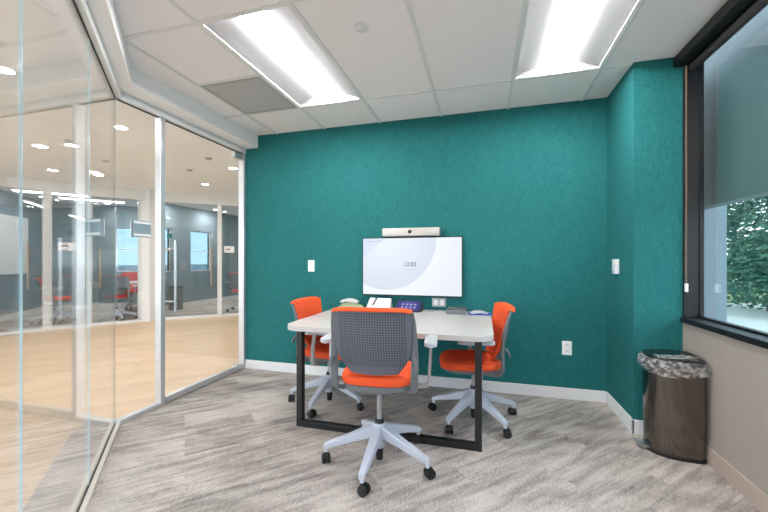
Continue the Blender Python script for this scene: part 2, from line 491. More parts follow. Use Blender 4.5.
# ------------------------------------------------------------------ window (right)
wn = struct(empty('window_1', (XG, 1.14, ZS)), 'large dark framed window in the right wall', 'window')
bm = BM()
box(bm, XR+.0, XG+.012, WY1-.02, WY1+.0, ZS, ZT)
box(bm, XG-.01, XG+.012, WY1-.028, WY1-.02, ZS+.02, ZT-.02)
box(bm, XG-.02, XG+.012, WY0, WY0+.05, ZS+.02, ZT-.02)
box(bm, XG-.02, XG+.012, WY0, WY1-.02, ZS+.012, ZS+.045)
box(bm, XR+.01, XG+.012, WY0, WY1-.02, ZT-.05, ZT)
par('window_frame', bm, M['charcoal'], wn)
bm = BM(); box(bm, XR-.018, XG+.012, WY0, WY1-.002, ZS-.002, ZS+.032, bev=.004)
par('window_sill', bm, M['charcoal'], wn)
bm = BM(); box(bm, XG-.004, XG+.004, WY0+.05, WY1-.028, ZS+.045, ZT-.05)
par('pane', bm, M['glass_win'], wn)
# roller shade
rs = empty('roller_shade', (XR-.02, 1.14, 2.5))
tag(rs, 'raised black roller shade housing along the top of the window', 'roller shade')
bm = BM(); box(bm, XR-.055, XR+.0, WY0, WY1-.003, 2.535, 2.602, bev=.002)
par('fascia', bm, M['charcoal'], rs)
bm = BM(); cyl(bm, (XR+.045, WY0+.02, 2.515), (XR+.045, WY1-.03, 2.515), .026, seg=18)
par('shade_roll', bm, simple('black_shade_cloth', srgb(40, 40, 42), .8), rs, True)
bm = BM()
for dy in (-.006, .006):
    for k in range(118):
        z = 2.52-k*.0125
        bmesh.ops.create_icosphere(bm, subdivisions=1, radius=.0032, matrix=Matrix.Translation((XR+.006, WY1-.03+dy, z)))
par('bead_chain', bm, simple('bead_chain_tan', srgb(186, 160, 134), .4, .3), rs, True)
bm = BM(); box(bm, XR+.001, XR+.013, WY1-.045, WY1-.015, 1.005, 1.062, bev=.003)
par('chain_tensioner', bm, M['white_pl'], rs)

# ------------------------------------------------------------------ ceiling lights
def troffer(x0, x1, y0, y1, label, z=ZC, lens=None, deep=.055, group='recessed lights in the tile ceiling'):
    cx, cy = (x0+x1)/2, (y0+y1)/2; hx, hy = (x1-x0)/2-.013, (y1-y0)/2-.013
    t = tag(empty('ceiling_light', (cx, cy, z)), label, 'ceiling light', group)
    bm = BM()   # flange + housing
    for a in ((-hx, hx, -hy, -hy+.012), (-hx, hx, hy-.012, hy), (-hx, -hx+.012, -hy+.012, hy-.012), (hx-.012, hx, -hy+.012, hy-.012)):
        box(bm, *a, -.003, .012)
    box(bm, -hx, hx, -hy, hy, deep+.012, deep+.03)
    for a in ((-hx, hx, -hy, -hy+.006), (-hx, hx, hy-.006, hy), (-hx, -hx+.006, -hy, hy), (hx-.006, hx, -hy, hy)): box(bm, *a, .012, deep+.02)
    link_mesh('housing', bm, M['white_metal'], t)
    for s in (-1, 1):   # curved reflectors
        bm = BM(); n = 10; lw = .092; g = []
        for k in range(n+1):
            u = k/n; x = s*(lw+(hx-.012-lw)*u); zz = .004+deep*math.cos(u*PI/2)**.8*.9
            g.append([bm.verts.new((x, yy, zz)) for yy in (-hy+.012, hy-.012)])
        for a, b in zip(g, g[1:]): bm.faces.new((a[0], a[1], b[1], b[0]))
        bmesh.ops.solidify(bm, geom=bm.faces[:], thickness=.002)
        link_mesh('reflector', bm, M['reflector'], t, True)
    bm = BM(); n = 8; g = []    # slightly bowed central lens
    for k in range(n+1):
        u = -1+2*k/n; g.append([bm.verts.new((u*.086, yy, .030+.024*abs(u)**2)) for yy in (-hy+.02, hy-.02)])
    for a, b in zip(g, g[1:]): bm.faces.new((a[0], b[0], b[1], a[1]))
    bmesh.ops.solidify(bm, geom=bm.faces[:], thickness=.003)
    link_mesh('lens', bm, lens or M['lens'], t, True)
    for s in (-1, 1):           # sloping end caps
        bm = BM(); n = 12; g = []
        for k in range(n+1):
            u = -1+2*k/n
            g.append([bm.verts.new((u*(hx-.012), s*(hy-.012), .003)), bm.verts.new((u*(hx-.02), s*(hy-.012-.05*(1-u*u)), .003+deep*.85*(1-abs(u)**2.2)))])
        for a, b in zip(g, g[1:]): bm.faces.new((a[0], a[1], b[1], b[0]))
        bmesh.ops.solidify(bm, geom=bm.faces[:], thickness=.002)
        link_mesh('end_cap', bm, M['reflector'], t, True)
    return t
troffer(-1.618, -1.008, 1.70, 2.91, 'long white recessed ceiling light beside the grey air vent')
troffer(.212, .822, 1.70, 2.91, 'long white recessed ceiling light nearest the window and column')
troffer(.212, .822, -.72, .49, 'unseen recessed ceiling light added above the viewer to brighten the room')  # out-of-view fixture, added to raise the light level in the room
# air vent
v = tag(empty('ceiling_vent', (-1.904, 2.61, ZC)), 'grey perforated square air vent set in the tile ceiling', 'air vent')
bm = BM(); 
for a in ((-.274, .274, -.286, -.262), (-.274, .274, .262, .286), (-.274, -.25, -.262, .262), (.25, .274, -.262, .262)): box(bm, *a, -.006, .001)
link_mesh('vent_frame', bm, M['grille'], v)
def grille():
    t = NT('perforated_grille'); vv = t.pos(); sep = t.n('ShaderNodeSeparateXYZ'); t.l(vv, sep.inputs[0]); k = 2*PI/.012
    h = t.math('MULTIPLY', t.math('SINE', t.math('MULTIPLY', sep.outputs[0], k)), t.math('SINE', t.math('MULTIPLY', sep.outputs[1], k)))
    h = t.math('GREATER_THAN', h, .1)
    t.bsdf(t.mix(h, srgb(206, 206, 208), srgb(158, 158, 162)), .6, 0, .3); return t.m
bm = BM(); box(bm, -.25, .25, -.262, .262, -.003, .0005)
link_mesh('vent_face', bm, grille(), v)
# round cover in the ceiling
bm = BM(); lathe(bm, [(.036, 0), (.040, -.004), (.030, -.008), (.001, -.009)], 28)
tag(link_mesh('sprinkler_cover', bm, M['white_pl'], None, True, (-.708, 2.01, ZC)), 'small round cover plate in the ceiling between the two long lights', 'sprinkler cover')

# ------------------------------------------------------------------ corridor and far rooms
bm = BM()
prism(bm, [(-2.60, 12), (-2.60, 2.0), (.22, -.86), (.22, -3.0), (-11, -3.0), (-11, 12)], ZC, ZC+.04)
struct(link_mesh('ceiling_corridor', bm, M['corr_ceil']), 'plain pale ceiling of the corridor', 'ceiling')
bm = BM()
prism(bm, [(XD-.0, 12), (XD-.0, 1.985), (.3, -.935), (.3, -3.0), (-11, -3.0), (-11, 12)], -.05, -.001)
struct(link_mesh('floor_corridor', bm, M['wood']), 'light wood plank floor of the corridor', 'floor')
# carpet border outside the angled glass with a rounded end
pts = [(XD-.005, 2.0), (-2.70, 2.035), (-2.78, 2.03), (-2.84, 1.99), (-2.855, 1.93), (-2.82, 1.86), (-2.75, 1.775)]
pts += [(-.975-(-.70), -.70), (.295, -.935)]
bm = BM(); prism(bm, pts, -.001, .003)
struct(link_mesh('floor_border', bm, M['carpet']), 'strip of grey carpet outside the angled glass with a curved edge', 'floor')

FB0, FB1 = (-6.45, 5.60), (-4.70, 7.124)      # right segment of far glazing
FA0, FA1 = (-8.20, 2.60), (-6.45, 5.60)       # left segment
def faceglass(name, p0, p1, posts, label):
    Mx, L = framed(p0, p1)
    e = struct(empty(name, (p0[0], p0[1], 0)), label, 'glass partition')
    def a(nm, x0, x1, y0, y1, z0, z1, mat):
        bm = BM(); box(bm, x0, x1, y0, y1, z0, z1, Mx); return par(nm, bm, mat, e)
    a('header', 0, L, -.06, .06, 2.40, ZC, M['white_paint'])
    a('bottom_rail', 0, L, -.03, .03, 0, .05, M['white_metal'])
    xs = [0]+[p[0] for p in posts]+[L]
    for x, w in posts: a('mullion', x-w/2, x+w/2, -.05, .05, 0, 2.40, M['white_metal'])
    for x0, x1 in zip(xs, xs[1:]): a('glass_pane', x0+.05, x1-.05, -.005, .005, .05, 2.40, M['glass_far'])
    return Mx, L
def along(p0, p1, x=None, y=None):
    L = math.dist(p0, p1)
    t = (x-p0[0])/(p1[0]-p0[0]) if x is not None else (y-p0[1])/(p1[1]-p0[1])
    return t*L
MFB, LFB = faceglass('wall_far_right', FB0, FB1, [(along(FB0, FB1, x=-5.50), .085)], 'white framed glass front of the far right meeting room')
MFA, LFA = faceglass('wall_far_left', FA0, FA1, [(along(FA0, FA1, y=4.30), .12)], 'white framed glass front of the far left meeting room')
bm = BM(); prism(bm, [(-6.60, 5.45), (-6.36, 5.50), (-6.30, 5.66), (-6.42, 5.80), (-6.62, 5.66)], 0, ZC)
struct(link_mesh('wall_pillar', bm, M['white_paint']), 'white pillar between the two far glass rooms', 'pillar')
# doorway pulls on far glass
def pull(Mx, x, z0, z1, label):
    bm = BM()
    for s in (-1, 1): cyl(bm, Mx @ Vector((x, s*.05, z0)), Mx @ Vector((x, s*.05, z1)), .014, seg=10)
    for z in (z0+.08, z1-.08): cyl(bm, Mx @ Vector((x, -.05, z)), Mx @ Vector((x, .05, z)), .008, seg=8)
    tag(link_mesh('door_pull', bm, M['brass'], None, True), label, 'door handle')
pull(MFA, along(FA0, FA1, y=4.10), .74, 1.52, 'bronze door pull on the far left glass front beside its white post')
pull(MFB, along(FB0, FB1, x=-5.62), .68, 1.45, 'bronze door pull on the far right glass front beside its white post')
def sign(Mx, x0, x1, z0, z1, label):
    e = tag(empty('room_sign', (Mx @ Vector(((x0+x1)/2, -.008, z0)))[:]), label, 'sign')
    bm = BM(); box(bm, x0, x1, -.014, -.0055, z0, z1, Mx); par('sign_plate', bm, M['paper'], e)
    bm = BM(); w = x1-x0; h = z1-z0
    box(bm, x0+w*.15, x0+w*.6, -.0155, -.0142, z0+h*.42, z0+h*.62, Mx)
    par('sign_marking', bm, M['ink_soft'], e)
xa = along(FA0, FA1, y=4.42)
sign(MFA, xa, xa+.24, 1.39, 1.53, 'small white room sign on the far left glass front')
xb = along(FB0, FB1, x=-5.43)
sign(MFB, xb, xb+.20, 1.38, 1.52, 'small white room sign on the far right glass front')
def sticker(Mx, x, z, label):
    bm = BM(); cyl(bm, Mx @ Vector((x, -.009, z)), Mx @ Vector((x, -.0055, z)), .05, seg=24)
    tag(link_mesh('glass_sticker', bm, M['sticker']), label, 'sticker')
sticker(MFB, along(FB0, FB1, x=-6.20), 1.72, 'round teal dot sticker on the far right glass front')
sticker(MFA, along(FA0, FA1, y=4.563), 1.70, 'round teal dot sticker on the far left glass front')

# far rooms
W1a, W1b = (-7.9, 2.9), (-10.0, 5.83); W2b = (-8.40, 7.60)
bg = M['bluegrey']
wall('wall_far_room_left', W1a, W1b, -.12, bg, label='blue grey wall holding the whiteboard in the far left room')
L2 = math.dist(W1b, W2b)
wall('wall_far_room_back', W1b, W2b, -.12, bg, holes=[(.594*L2, .845*L2, .92, 2.05)], label='blue grey back wall with a window in the far left room')
wall('wall_far_divider', (-6.55, 5.68), W2b, .10, bg, label='blue grey dividing wall between the two far rooms')
wall('wall_far_room_right', (-7.5, 6.60), (-7.5, 11.0), -.12, bg, holes=[(.25, .48, .92, 2.0), (1.09, 1.82, .92, 2.0)], label='blue grey wall with two windows in the far right room')
wall('wall_far_end', (-7.6, 11.0), (-2.5, 11.0), -.12, bg, label='blue grey end wall of the far right room')
wall('wall_corridor_side', (-2.62, 3.58), (-2.62, 11.0), .12, M['white_paint'], label='white corridor wall behind the teal wall')
wall('wall_corridor_west', (-8.2, -1.6), (-8.2, 2.62), -.12, M['white_paint'], holes=[(.4, 3.8, .30, 2.45)], label='white corridor wall at the far left')  # out-of-view opening added so daylight brightens the corridor ceiling
wall('wall_corridor_south', (.35, -1.6), (-8.3, -1.6), -.12, M['white_paint'], holes=[(1.4, 4.4, .30, 2.45), (4.9, 8.1, .30, 2.45)], label='white corridor wall beyond the angled glass')  # both openings are unseen, added to bring neutral daylight into the corridor
wall('wall_corridor_end', (.30, -.95), (.30, -1.65), -.10, M['white_paint'], label='white end wall of the corridor')
bm = BM(); prism(bm, [(-7.90, 2.95), (-10.0, 5.83), (-8.40, 7.60), (-7.5, 6.65), (-7.5, 11), (-2.74, 11), (-2.74, 8.83), FB1, FB0, FA0], -.001, .004)
struct(link_mesh('floor_far_rooms', bm, M['carpet']), 'grey carpet of the far rooms', 'floor')
def bb(name, p0, p1, s=-1):
    Mx, L = framed(p0, p1); bm = BM(); box(bm, 0, L, min(0, s*.015), max(0, s*.015), .004, .115, Mx)
    struct(link_mesh(name, bm, M['trim']))
bb('baseboard_far_left', W1a, W1b); bb('baseboard_far_back', W1b, W2b); bb('baseboard_far_right', (-7.5, 6.65), (-7.5, 11.0))
bb('baseboard_divider', (-6.55, 5.68), W2b, 1)
def farwin(n, p0, p1, x0, x1, z0, z1, label):
    Mx, L = framed(p0, p1); e = struct(empty('window_%d' % n, (Mx @ Vector(((x0+x1)/2, 0, z0)))[:]), label, 'window')
    bm = BM()
    for a in ((x0, x0+.02, z0, z1), (x1-.02, x1, z0, z1), (x0+.02, x1-.02, z0, z0+.02), (x0+.02, x1-.02, z1-.02, z1), (x0+.02, x1-.02, (z0+z1)/2-.01, (z0+z1)/2+.01)):
        box(bm, a[0], a[1], .03, .06, a[2], a[3], Mx)
    par('window_frame', bm, M['white_metal'], e)
    bm = BM(); box(bm, x0+.02, x1-.02, .043, .047, z0+.02, z1-.02, Mx); par('pane', bm, M['glass_tint'], e)
farwin(2, W1b, W2b, .594*L2, .845*L2, .92, 2.05, 'window in the far left room behind the red chair')
farwin(3, (-7.5, 6.6), (-7.5, 11), .25, .48, .92, 2.0, 'narrow window in the far right room near the divider')
farwin(4, (-7.5, 6.6), (-7.5, 11), 1.09, 1.82, .92, 2.0, 'wider window in the far right room')
# whiteboard
MW, LW = framed(W1a, W1b)
wb = tag(empty('whiteboard', (-9.4, 5.0, .93)), 'white marker board on the blue grey wall of the far left room', 'whiteboard')
x0 = .597*LW; x1 = .857*LW
bm = BM(); box(bm, x0, x1, -.02, -.001, .93, 2.13, MW); par('board', bm, M['paper'], wb)
bm = BM(); box(bm, x0, x1, -.07, -.02, .92, .94, MW); par('pen_tray', bm, M['alu'], wb)

# downlights
def can(x, y, label, p=9):
    e = tag(empty('downlight', (x, y, ZC)), label, 'downlight', 'round downlights in the corridor ceiling')
    bm = BM(); cyl(bm, (0, 0, -.004), (0, 0, -.0012), .060, seg=24); link_mesh('lens', bm, M['can'], e)
    bm = BM(); n = 24
    rings = [[bm.verts.new((r*math.cos(2*PI*i/n), r*math.sin(2*PI*i/n), z)) for i in range(n)] for r, z in ((.062, -.0015), (.062, -.006), (.082, -.003), (.082, -.0005))]
    for a, b in zip(rings, rings[1:]):
        for i in range(n): bm.faces.new((a[i], a[(i+1) % n], b[(i+1) % n], b[i]))
    link_mesh('trim_ring', bm, M['white_metal'], e, True)
    l = bpy.data.lights.new('downlight_lamp', 'AREA'); l.shape = 'DISK'; l.size = .12; l.energy = p; l.color = (1, .97, .93)
    lo = bpy.data.objects.new('downlight_lamp', l); C.objects.link(lo); lo.location = (x, y, ZC-.012)
CANS = [(-3.37, 1.74, 'corridor downlight nearest the left edge of the photo'), (-5.19, 3.04, 'left of the paired corridor downlights'),
        (-4.79, 3.11, 'right of the paired corridor downlights'), (-6.405, 3.895, 'corridor downlight closest to the far left glass front'),
        (-5.91, 4.16, 'corridor downlight in front of the far pillar on its left'), (-3.66, 2.83, 'corridor downlight just outside the fixed glass corner'),
        (-4.91, 5.37, 'corridor downlight seen through the door, the lower one'), (-3.65, 4.55, 'corridor downlight seen through the door, nearest the teal wall')]
for x, y, lb in CANS: can(x, y, lb, 3)
can(-8.1, 6.75, 'downlight in the far left room above its table', 7)
can(-7.1, 6.78, 'downlight in the far right room beside the divider', 7)
can(-7.1, 8.15, 'downlight in the far right room beside its wide window', 7)
can(-5.2, 8.6, 'downlight deep in the far right room', 7)
bmats = (('round ceiling sensor in the corridor seen left in the door glass', 195, -4.37, 4.46), ('round ceiling sensor in the corridor nearer the door hinge', 218, -3.62, 4.02))
for lb, _, x, y in bmats:
    bm = BM(); lathe(bm, [(.045, 0), (.045, -.012), (.03, -.02), (.001, -.021)], 20)
    tag(link_mesh('ceiling_sensor', bm, M['grille'], None, True, (x, y, ZC)), lb, 'sensor')
# far room lights
def panel_light(x, y, rz, label, L=1.2, W=.3):
    e = tag(empty('ceiling_panel', (x, y, ZC), rz), label, 'ceiling light')
    bm = BM(); box(bm, -L/2, L/2, -W/2, W/2, -.02, 0); link_mesh('housing', bm, M['white_metal'], e)
    bm = BM(); box(bm, -L/2+.02, L/2-.02, -W/2+.02, W/2-.02, -.023, -.0202); link_mesh('lens', bm, M['lens_far'], e)
panel_light(-8.55, 5.20, R(50), 'white ceiling light in the far left room nearer the whiteboard')
panel_light(-8.65, 6.05, R(50), 'white ceiling light in the far left room nearer the window')
def linear(p, q, z, label):
    e = tag(empty('pendant_light', (p[0], p[1], z)), label, 'pendant light')
    Mx, L = framed(p, q)
    bm = BM(); box(bm, 0, L, -.03, .03, z, z+.035, Mx); par('housing', bm, M['white_metal'], e)
    bm = BM(); box(bm, .01, L-.01, -.025, .025, z-.004, z-.0005, Mx); par('lens', bm, M['lens_far'], e)
    for x in (.1, L-.1):
        bm = BM(); cyl(bm, Mx @ Vector((x, 0, z+.035)), Mx @ Vector((x, 0, ZC)), .003, seg=6); par('cable', bm, M['grille'], e)
linear((-8.09, 4.48), (-8.73, 5.16), 2.30, 'slim pendant light bar hanging before the whiteboard')
linear((-8.27, 5.33), (-8.90, 6.03), 2.15, 'slim pendant light bar hanging lower above the far table')

# ------------------------------------------------------------------ swivel chair
def back_w(t): # half width of the back by height t (0 bottom, 1 top)
    if t < .42: return .135+.078*math.sin(t/.42*PI/2)
    return .213+.007*(t-.42)/.58
def back_pt(s, t, off):
    z = .495+.372*t; y = -.168-.085*t-.02*math.sin(t*PI)*0.6
    w = back_w(t); x = s*w
    y += .035*(abs(s)**2.2)          # wraps forward at the edges
    return Vector((x, y+off, z))
def make_chair(up, label, cat='chair', group=None, fabric='orange', phase=-90.0, face=0.0, tint=None):
    """face: direction the seat faces; phase: angle of first base arm (world)"""
    t = tag(empty('office_chair'), label, cat, group); t.rotation_euler.z = face
    ph = R(phase)-face
    fg = M['frame_grey']
    # base
    bm = BM()
    lathe(bm, [(.030, .085), (.040, .10), (.046, .15), (.044, .215), (.034, .232), (.030, .233)], 24)
    ends = []
    for k in range(5):
        a = ph+k*2*PI/5; d = Vector((math.cos(a), math.sin(a), 0)); n = Vector((-d.y, d.x, 0))
        secs = []
        for r, zt, h, w in ((.02, .226, .085, .030), (.06, .214, .062, .030), (.18, .166, .042, .024), (.30, .124, .030, .019), (.335, .108, .024, .017)):
            c = min(w, h)*.25; pr = []
            for sx, sz in ((w, 0), (w, -h+c), (w-c, -h), (-w+c, -h), (-w, -h+c), (-w, 0), (-w+c, c*.9), (w-c, c*.9)):
                pr.append(d*r+n*sx+Vector((0, 0, zt-c+sz)))
            secs.append(pr)
        loft(bm, secs); ends.append(d*.325)
    for e in ends: cyl(bm, e+Vector((0, 0, .062)), e+Vector((0, 0, .10)), .012, seg=12)
    link_mesh('base', bm, M['base_grey'], t, True)
    for k, e in enumerate(ends):
        bm = BM(); a = random.uniform(-.9, .9)+ph+k*1.3; ax = Vector((math.cos(a), math.sin(a), 0)); fw = Vector((-ax.y, ax.x, 0))
        c = e+fw*.014+Vector((0, 0, .029))
        for s in (-1, 1):
            p = c+ax*s*.006; q = c+ax*s*.024
            cyl(bm, p, q, .029, .027, 22); cyl(bm, q, q+ax*s*.002, .018, .015, 16)
        cyl(bm, c-ax*.006, c+ax*.006, .02, seg=12); cyl(bm, e+Vector((0, 0, .03)), e+Vector((0, 0, .066)), .010, seg=10)
        link_mesh('caster', bm, M['black_pl'], t, True)
    bm = BM(); cyl(bm, (0, 0, .012), (0, 0, .088), .020, .026, seg=20); link_mesh('column_foot', bm, M['black_pl'], t, True)
    bm = BM(); cyl(bm, (0, 0, .230), (0, 0, .256), .029, .024, seg=20); link_mesh('column_collar', bm, M['black_pl'], t, True)
    bm = BM(); cyl(bm, (0, 0, .25), (0, 0, .375+up), .016, seg=20); link_mesh('gas_column', bm, M['post_grey'], t, True)
    U = Matrix.Translation((0, 0, up))
    def up_link(name, bm, mat, smooth=True, par_=t):
        o = link_mesh(name, bm, mat, par_, smooth); o.location.z += up if par_ is t else 0; return o
    # mechanism and pan
    bm = BM()
    loft(bm, [[(x*.055, y*.055-.0, .355) for x, y in ((1, 1), (-1, 1), (-1, -1), (1, -1))], [(x*.09, y*.13-.02, .375) for x, y in ((1, 1), (-1, 1), (-1, -1), (1, -1))], [(x*.11, y*.15-.02, .405) for x, y in ((1, 1), (-1, 1), (-1, -1), (1, -1))]])
    box(bm, .10, .20, .03, .055, .385, .395); box(bm, .17, .215, .022, .062, .380, .398, bev=.004)
    up_link('mechanism', bm, simple('mechanism_grey', srgb(88, 88, 90), .5) if False else M['frame_grey'])
    def outline(wf, wr, y0, y1, n=28, e=3.4):
        pts = []
        for k in range(n*2):
            a = 2*PI*k/(n*2); c, s = math.cos(a), math.sin(a)
            x = math.copysign(abs(c)**(2/e), c); y = math.copysign(abs(s)**(2/e), s)
            yy = (y0+y1)/2+y*(y1-y0)/2; w = wr+(wf-wr)*(yy-y0)/(y1-y0); pts.append((x*w, yy))
        return pts
    bm = BM(); prism(bm, outline(.225, .20, -.190, .235), .403, .43, .008, 2); up_link('seat_pan', bm, fg)
    bm = BM(); ou = outline(.238, .215, -.190, .26)
    # cushion: stacked rings, dished top
    rings = []
    for sc, z in ((.93, .428), (.985, .434), (1.0, .448), (.995, .462), (.96, .476), (.88, .483), (.6, .479), (.3, .475)):
        rings.append([(x*sc, .028+(y-.028)*sc, z-(.018*max(0, (y*sc-.14)/.12)**2 if y > 0 else 0)-.004*(abs(x)/.24)**2) for x, y in ou])
    loft(bm, rings); up_link('seat', bm, M[fabric])
    # back shell (perforated) and upholstered front
    def sheet(bm, o0, o1, top_roll):
        ns, nt = 16, 18
        F = [[bm.verts.new(back_pt(-1+2*i/ns, j/nt, o1)) for i in range(ns+1)] for j in range(nt+1)]
        B = [[bm.verts.new(back_pt((-1+2*i/ns), j/nt, o0)) for i in range(ns+1)] for j in range(nt+1)]
        if top_roll:
            prof = ((-.010, .011), (-.028, .017), (-.046, .016), (-.060, .009), (-.064, .001))
            for dy, dz in prof:
                F.append([bm.verts.new(back_pt((-1+2*i/ns)*(1-.02*(dz > .02)), 1, o1)+Vector((0, dy, dz-.012*abs(-1+2*i/ns)**6))) for i in range(ns+1)])
            inn = ((-.024, .001), (-.032, .006), (-.042, .006), (-.051, .001), (-.057, -.004))
            for dy, dz in inn:
                B.append([bm.verts.new(back_pt((-1+2*i/ns), 1, o1)+Vector((0, dy, dz-.010*abs(-1+2*i/ns)**6))) for i in range(ns+1)])
        n = len(F)
        for j in range(n-1):
            for i in range(ns):
                bm.faces.new((F[j][i], F[j][i+1], F[j+1][i+1], F[j+1][i])); bm.faces.new((B[j][i], B[j+1][i], B[j+1][i+1], B[j][i+1]))
            bm.faces.new((F[j][0], F[j+1][0], B[j+1][0], B[j][0])); bm.faces.new((F[j][ns], B[j][ns], B[j+1][ns], F[j+1][ns]))
        for i in range(ns):
            bm.faces.new((F[0][i], B[0][i], B[0][i+1], F[0][i+1])); bm.faces.new((F[-1][i], F[-1][i+1], B[-1][i+1], B[-1][i]))
    bm = BM(); sheet(bm, 0.002, .026, True); up_link('backrest', bm, M[fabric])
    bm = BM(); sheet(bm, -.012, 0.0, False); up_link('back_shell', bm, M['perf'])
    for s in (-1, 1):
        bm = BM()
        path = [(s*.15, -.03, .398), (s*.195, -.12, .398), (s*.222, -.155, .412), (s*.228, -.174, .45), (s*.230, -.170, .58), (s*.229, -.179, .70), (s*.226, -.206, .80), (s*.222, -.229, .855)]
        sweep(bm, path, [.024, .034, .040, .042, .040, .034, .026, .014], [.02, .024, .028, .022, .020, .018, .016, .014])
        up_link('upright', bm, fg)
        bm = BM(); sweep(bm, [(s*.222, -.178, .60), (s*.236, -.198, .59), (s*.242, -.213, .565), (s*.242, -.217, .545)], .014, .022, Vector((0, 1, 0)))
        up_link('lumbar_tab', bm, fg)
        bm = BM()
        sweep(bm, [(s*.12, .00, .395), (s*.245, .00, .388), (s*.290, -.005, .396), (s*.300, -.008, .43), (s*.308, .0, .55), (s*.312, .015, .645)], [.05, .05, .046, .036, .03, .03], [.016, .018, .02, .018, .016, .014], Vector((0, 1, 0)))
        ar = up_link('armrest', bm, M['post_grey'])
        bm = BM(); prism(bm, [(s*.312+x, y) for x, y in rrect(-.036, .036, -.105, .145, .03)], .643, .668, .008, 3)
        up_link('arm_pad', bm, M['pad_grey'], True, ar)
    return t
def facing(dx, dy): return math.atan2(-dx, dy)
c1 = make_chair(.08, 'orange chair in front of the table with its grey perforated back to the viewer', fabric='orange', phase=-90, face=facing(-.10, .99))
c1.location = (-.612, 2.075, 0)
g0 = 'orange chairs around the meeting table'
c1['group'] = g0
c2 = make_chair(0, 'orange chair at the left end of the white table', fabric='orange', phase=-92, face=facing(1.0, .0), group=g0)
c2.location = (-1.285, 2.83, 0)
c3 = make_chair(0, 'orange chair at the right end of the white table, in front of the wall outlet', fabric='orange', phase=-120, face=facing(-.985, -.14), group=g0)
c3.location = (-.075, 2.82, 0)
# chairs in the far rooms
def far_chair(src, x, y, fx, fy, label):
    c = copy_tree(src); c.location = (x, y, .004); c.rotation_euler.z = facing(fx, fy); c['label'] = label; c['group'] = 'chairs in the far glass rooms'
    return c
fc = far_chair(c2, -8.10, 4.95, .55, .83, 'orange office chair facing the table in the far left room')
fr = make_chair(.03, 'red office chair behind the table of the far left room under the window', fabric='red', phase=-60, face=facing(.65, -.75), group='chairs in the far glass rooms')
fr.location = (-8.15, 6.55, .004)
far_chair(fr, -7.12, 5.42, -.70, .72, 'red and black office chair with its back to the far left glass front')
far_chair(fr, -5.62, 7.30, -.2, .98, 'red and black office chair alone in the far right room')
# far table
ft = tag(empty('meeting_table', (-7.66, 5.93, .004), R(42)), 'white table in the far left room among the chairs', 'table')
bm = BM(); prism(bm, rrect(-.55, .55, -.36, .36, .06), .705, .735, .006, 2); link_mesh('tabletop', bm, M['lam'], ft, True)
for sx in (-1, 1):
    for sy in (-1, 1):
        bm = BM(); box(bm, sx*.47-.02, sx*.47+.02, sy*.28-.02, sy*.28+.02, 0, .705); link_mesh('leg', bm, M['alu'], ft)
fb = tag(empty('waste_bin', (-7.27, 7.0, .004)), 'dark grey waste bin beside the dividing wall of the far right room', 'bin')
bm = BM(); prism(bm, rrect(-.11, .11, -.12, .12, .03), 0, .54, .006, 2); link_mesh('body', bm, M['frame_grey'], fb, True)
bm = BM(); prism(bm, rrect(-.115, .115, -.125, .125, .03), .54, .565, .006, 2); link_mesh('rim', bm, M['black_pl'], fb, True)

# ------------------------------------------------------------------ meeting table
TX0, TX1, TY0, TY1 = -1.435, .062, 2.305, 3.42
tb = tag(empty('meeting_table', (-.67, 2.86, 0)), 'white rectangular meeting table on a black sled frame against the teal wall', 'table')
bm = BM()
pts = []
for cx, cy, r, a0 in ((TX1-.04, TY1-.04, .04, 0), (TX0+.04, TY1-.04, .04, 90), (TX0+.13, TY0+.13, .13, 180), (TX1-.13, TY0+.13, .13, 270)):
    for k in range(11):
        a = R(a0+9*k); pts.append((cx+r*math.cos(a)+.67, cy+r*math.sin(a)-2.86))
prism(bm, pts, .704, .738, .004, 3); link_mesh('tabletop', bm, M['lam'], tb, True)
def tpart(nm, x0, x1, y0, y1, z0, z1, mat=None):
    bm = BM(); box(bm, x0+.67, x1+.67, y0-2.86, y1-2.86, z0, z1, bev=.003); return link_mesh(nm, bm, mat or M['black_metal'], tb)
for x in (-1.325, -.055):
    tpart('leg', x, x+.044, 2.335, 2.385, .0, .704)
tpart('floor_rail', -1.281, -.055, 2.335, 2.385, 0, .042)
tpart('side_rail', -1.315, -1.285, 2.385, 3.39, .678, .704)
tpart('side_rail', -.05, -.02, 2.385, 3.39, .678, .704)
tpart('wall_cleat', -1.3, -.03, 3.39, 3.42, .64, .704)

# ------------------------------------------------------------------ screen and bar
def screen_mat():
    t = NT('screen_display')
    sep = t.n('ShaderNodeSeparateXYZ'); t.l(t.pos(True), sep.inputs[0])
    def dist(cx, cz):
        a = t.math('SUBTRACT', sep.outputs[0], cx); b = t.math('SUBTRACT', sep.outputs[2], cz)
        return t.math('SQRT', t.math('ADD', t.math('MULTIPLY', a, a), t.math('MULTIPLY', b, b)))
    d1 = dist(-.25, .27); d2 = dist(.2, -.5)
    i1 = t.math('LESS_THAN', d1, .50); i2 = t.math('LESS_THAN', d2, .90)
    g = t.math('MULTIPLY', d1, 1.6)
    inner = t.mix(g, srgb(226, 232, 242), srgb(206, 214, 228))
    outer = t.mix(t.math('MULTIPLY', d1, .8), srgb(244, 247, 252), srgb(222, 228, 238))
    c = t.mix(i1, outer, t.mix(i2, srgb(208, 218, 234), inner))
    e = t.n('ShaderNodeEmission'); t.l(c, e.inputs[0]); e.inputs[1].default_value = .42
    gl = t.n('ShaderNodeBsdfGlossy'); gl.inputs['Roughness'].default_value = .25; gl.inputs['Color'].default_value = (.03, .03, .03, 1)
    ad = t.n('ShaderNodeAddShader'); t.l(e.outputs[0], ad.inputs[0]); t.l(gl.outputs[0], ad.inputs[1]); t.l(ad.outputs[0], t.out.inputs[0])
    return t.m
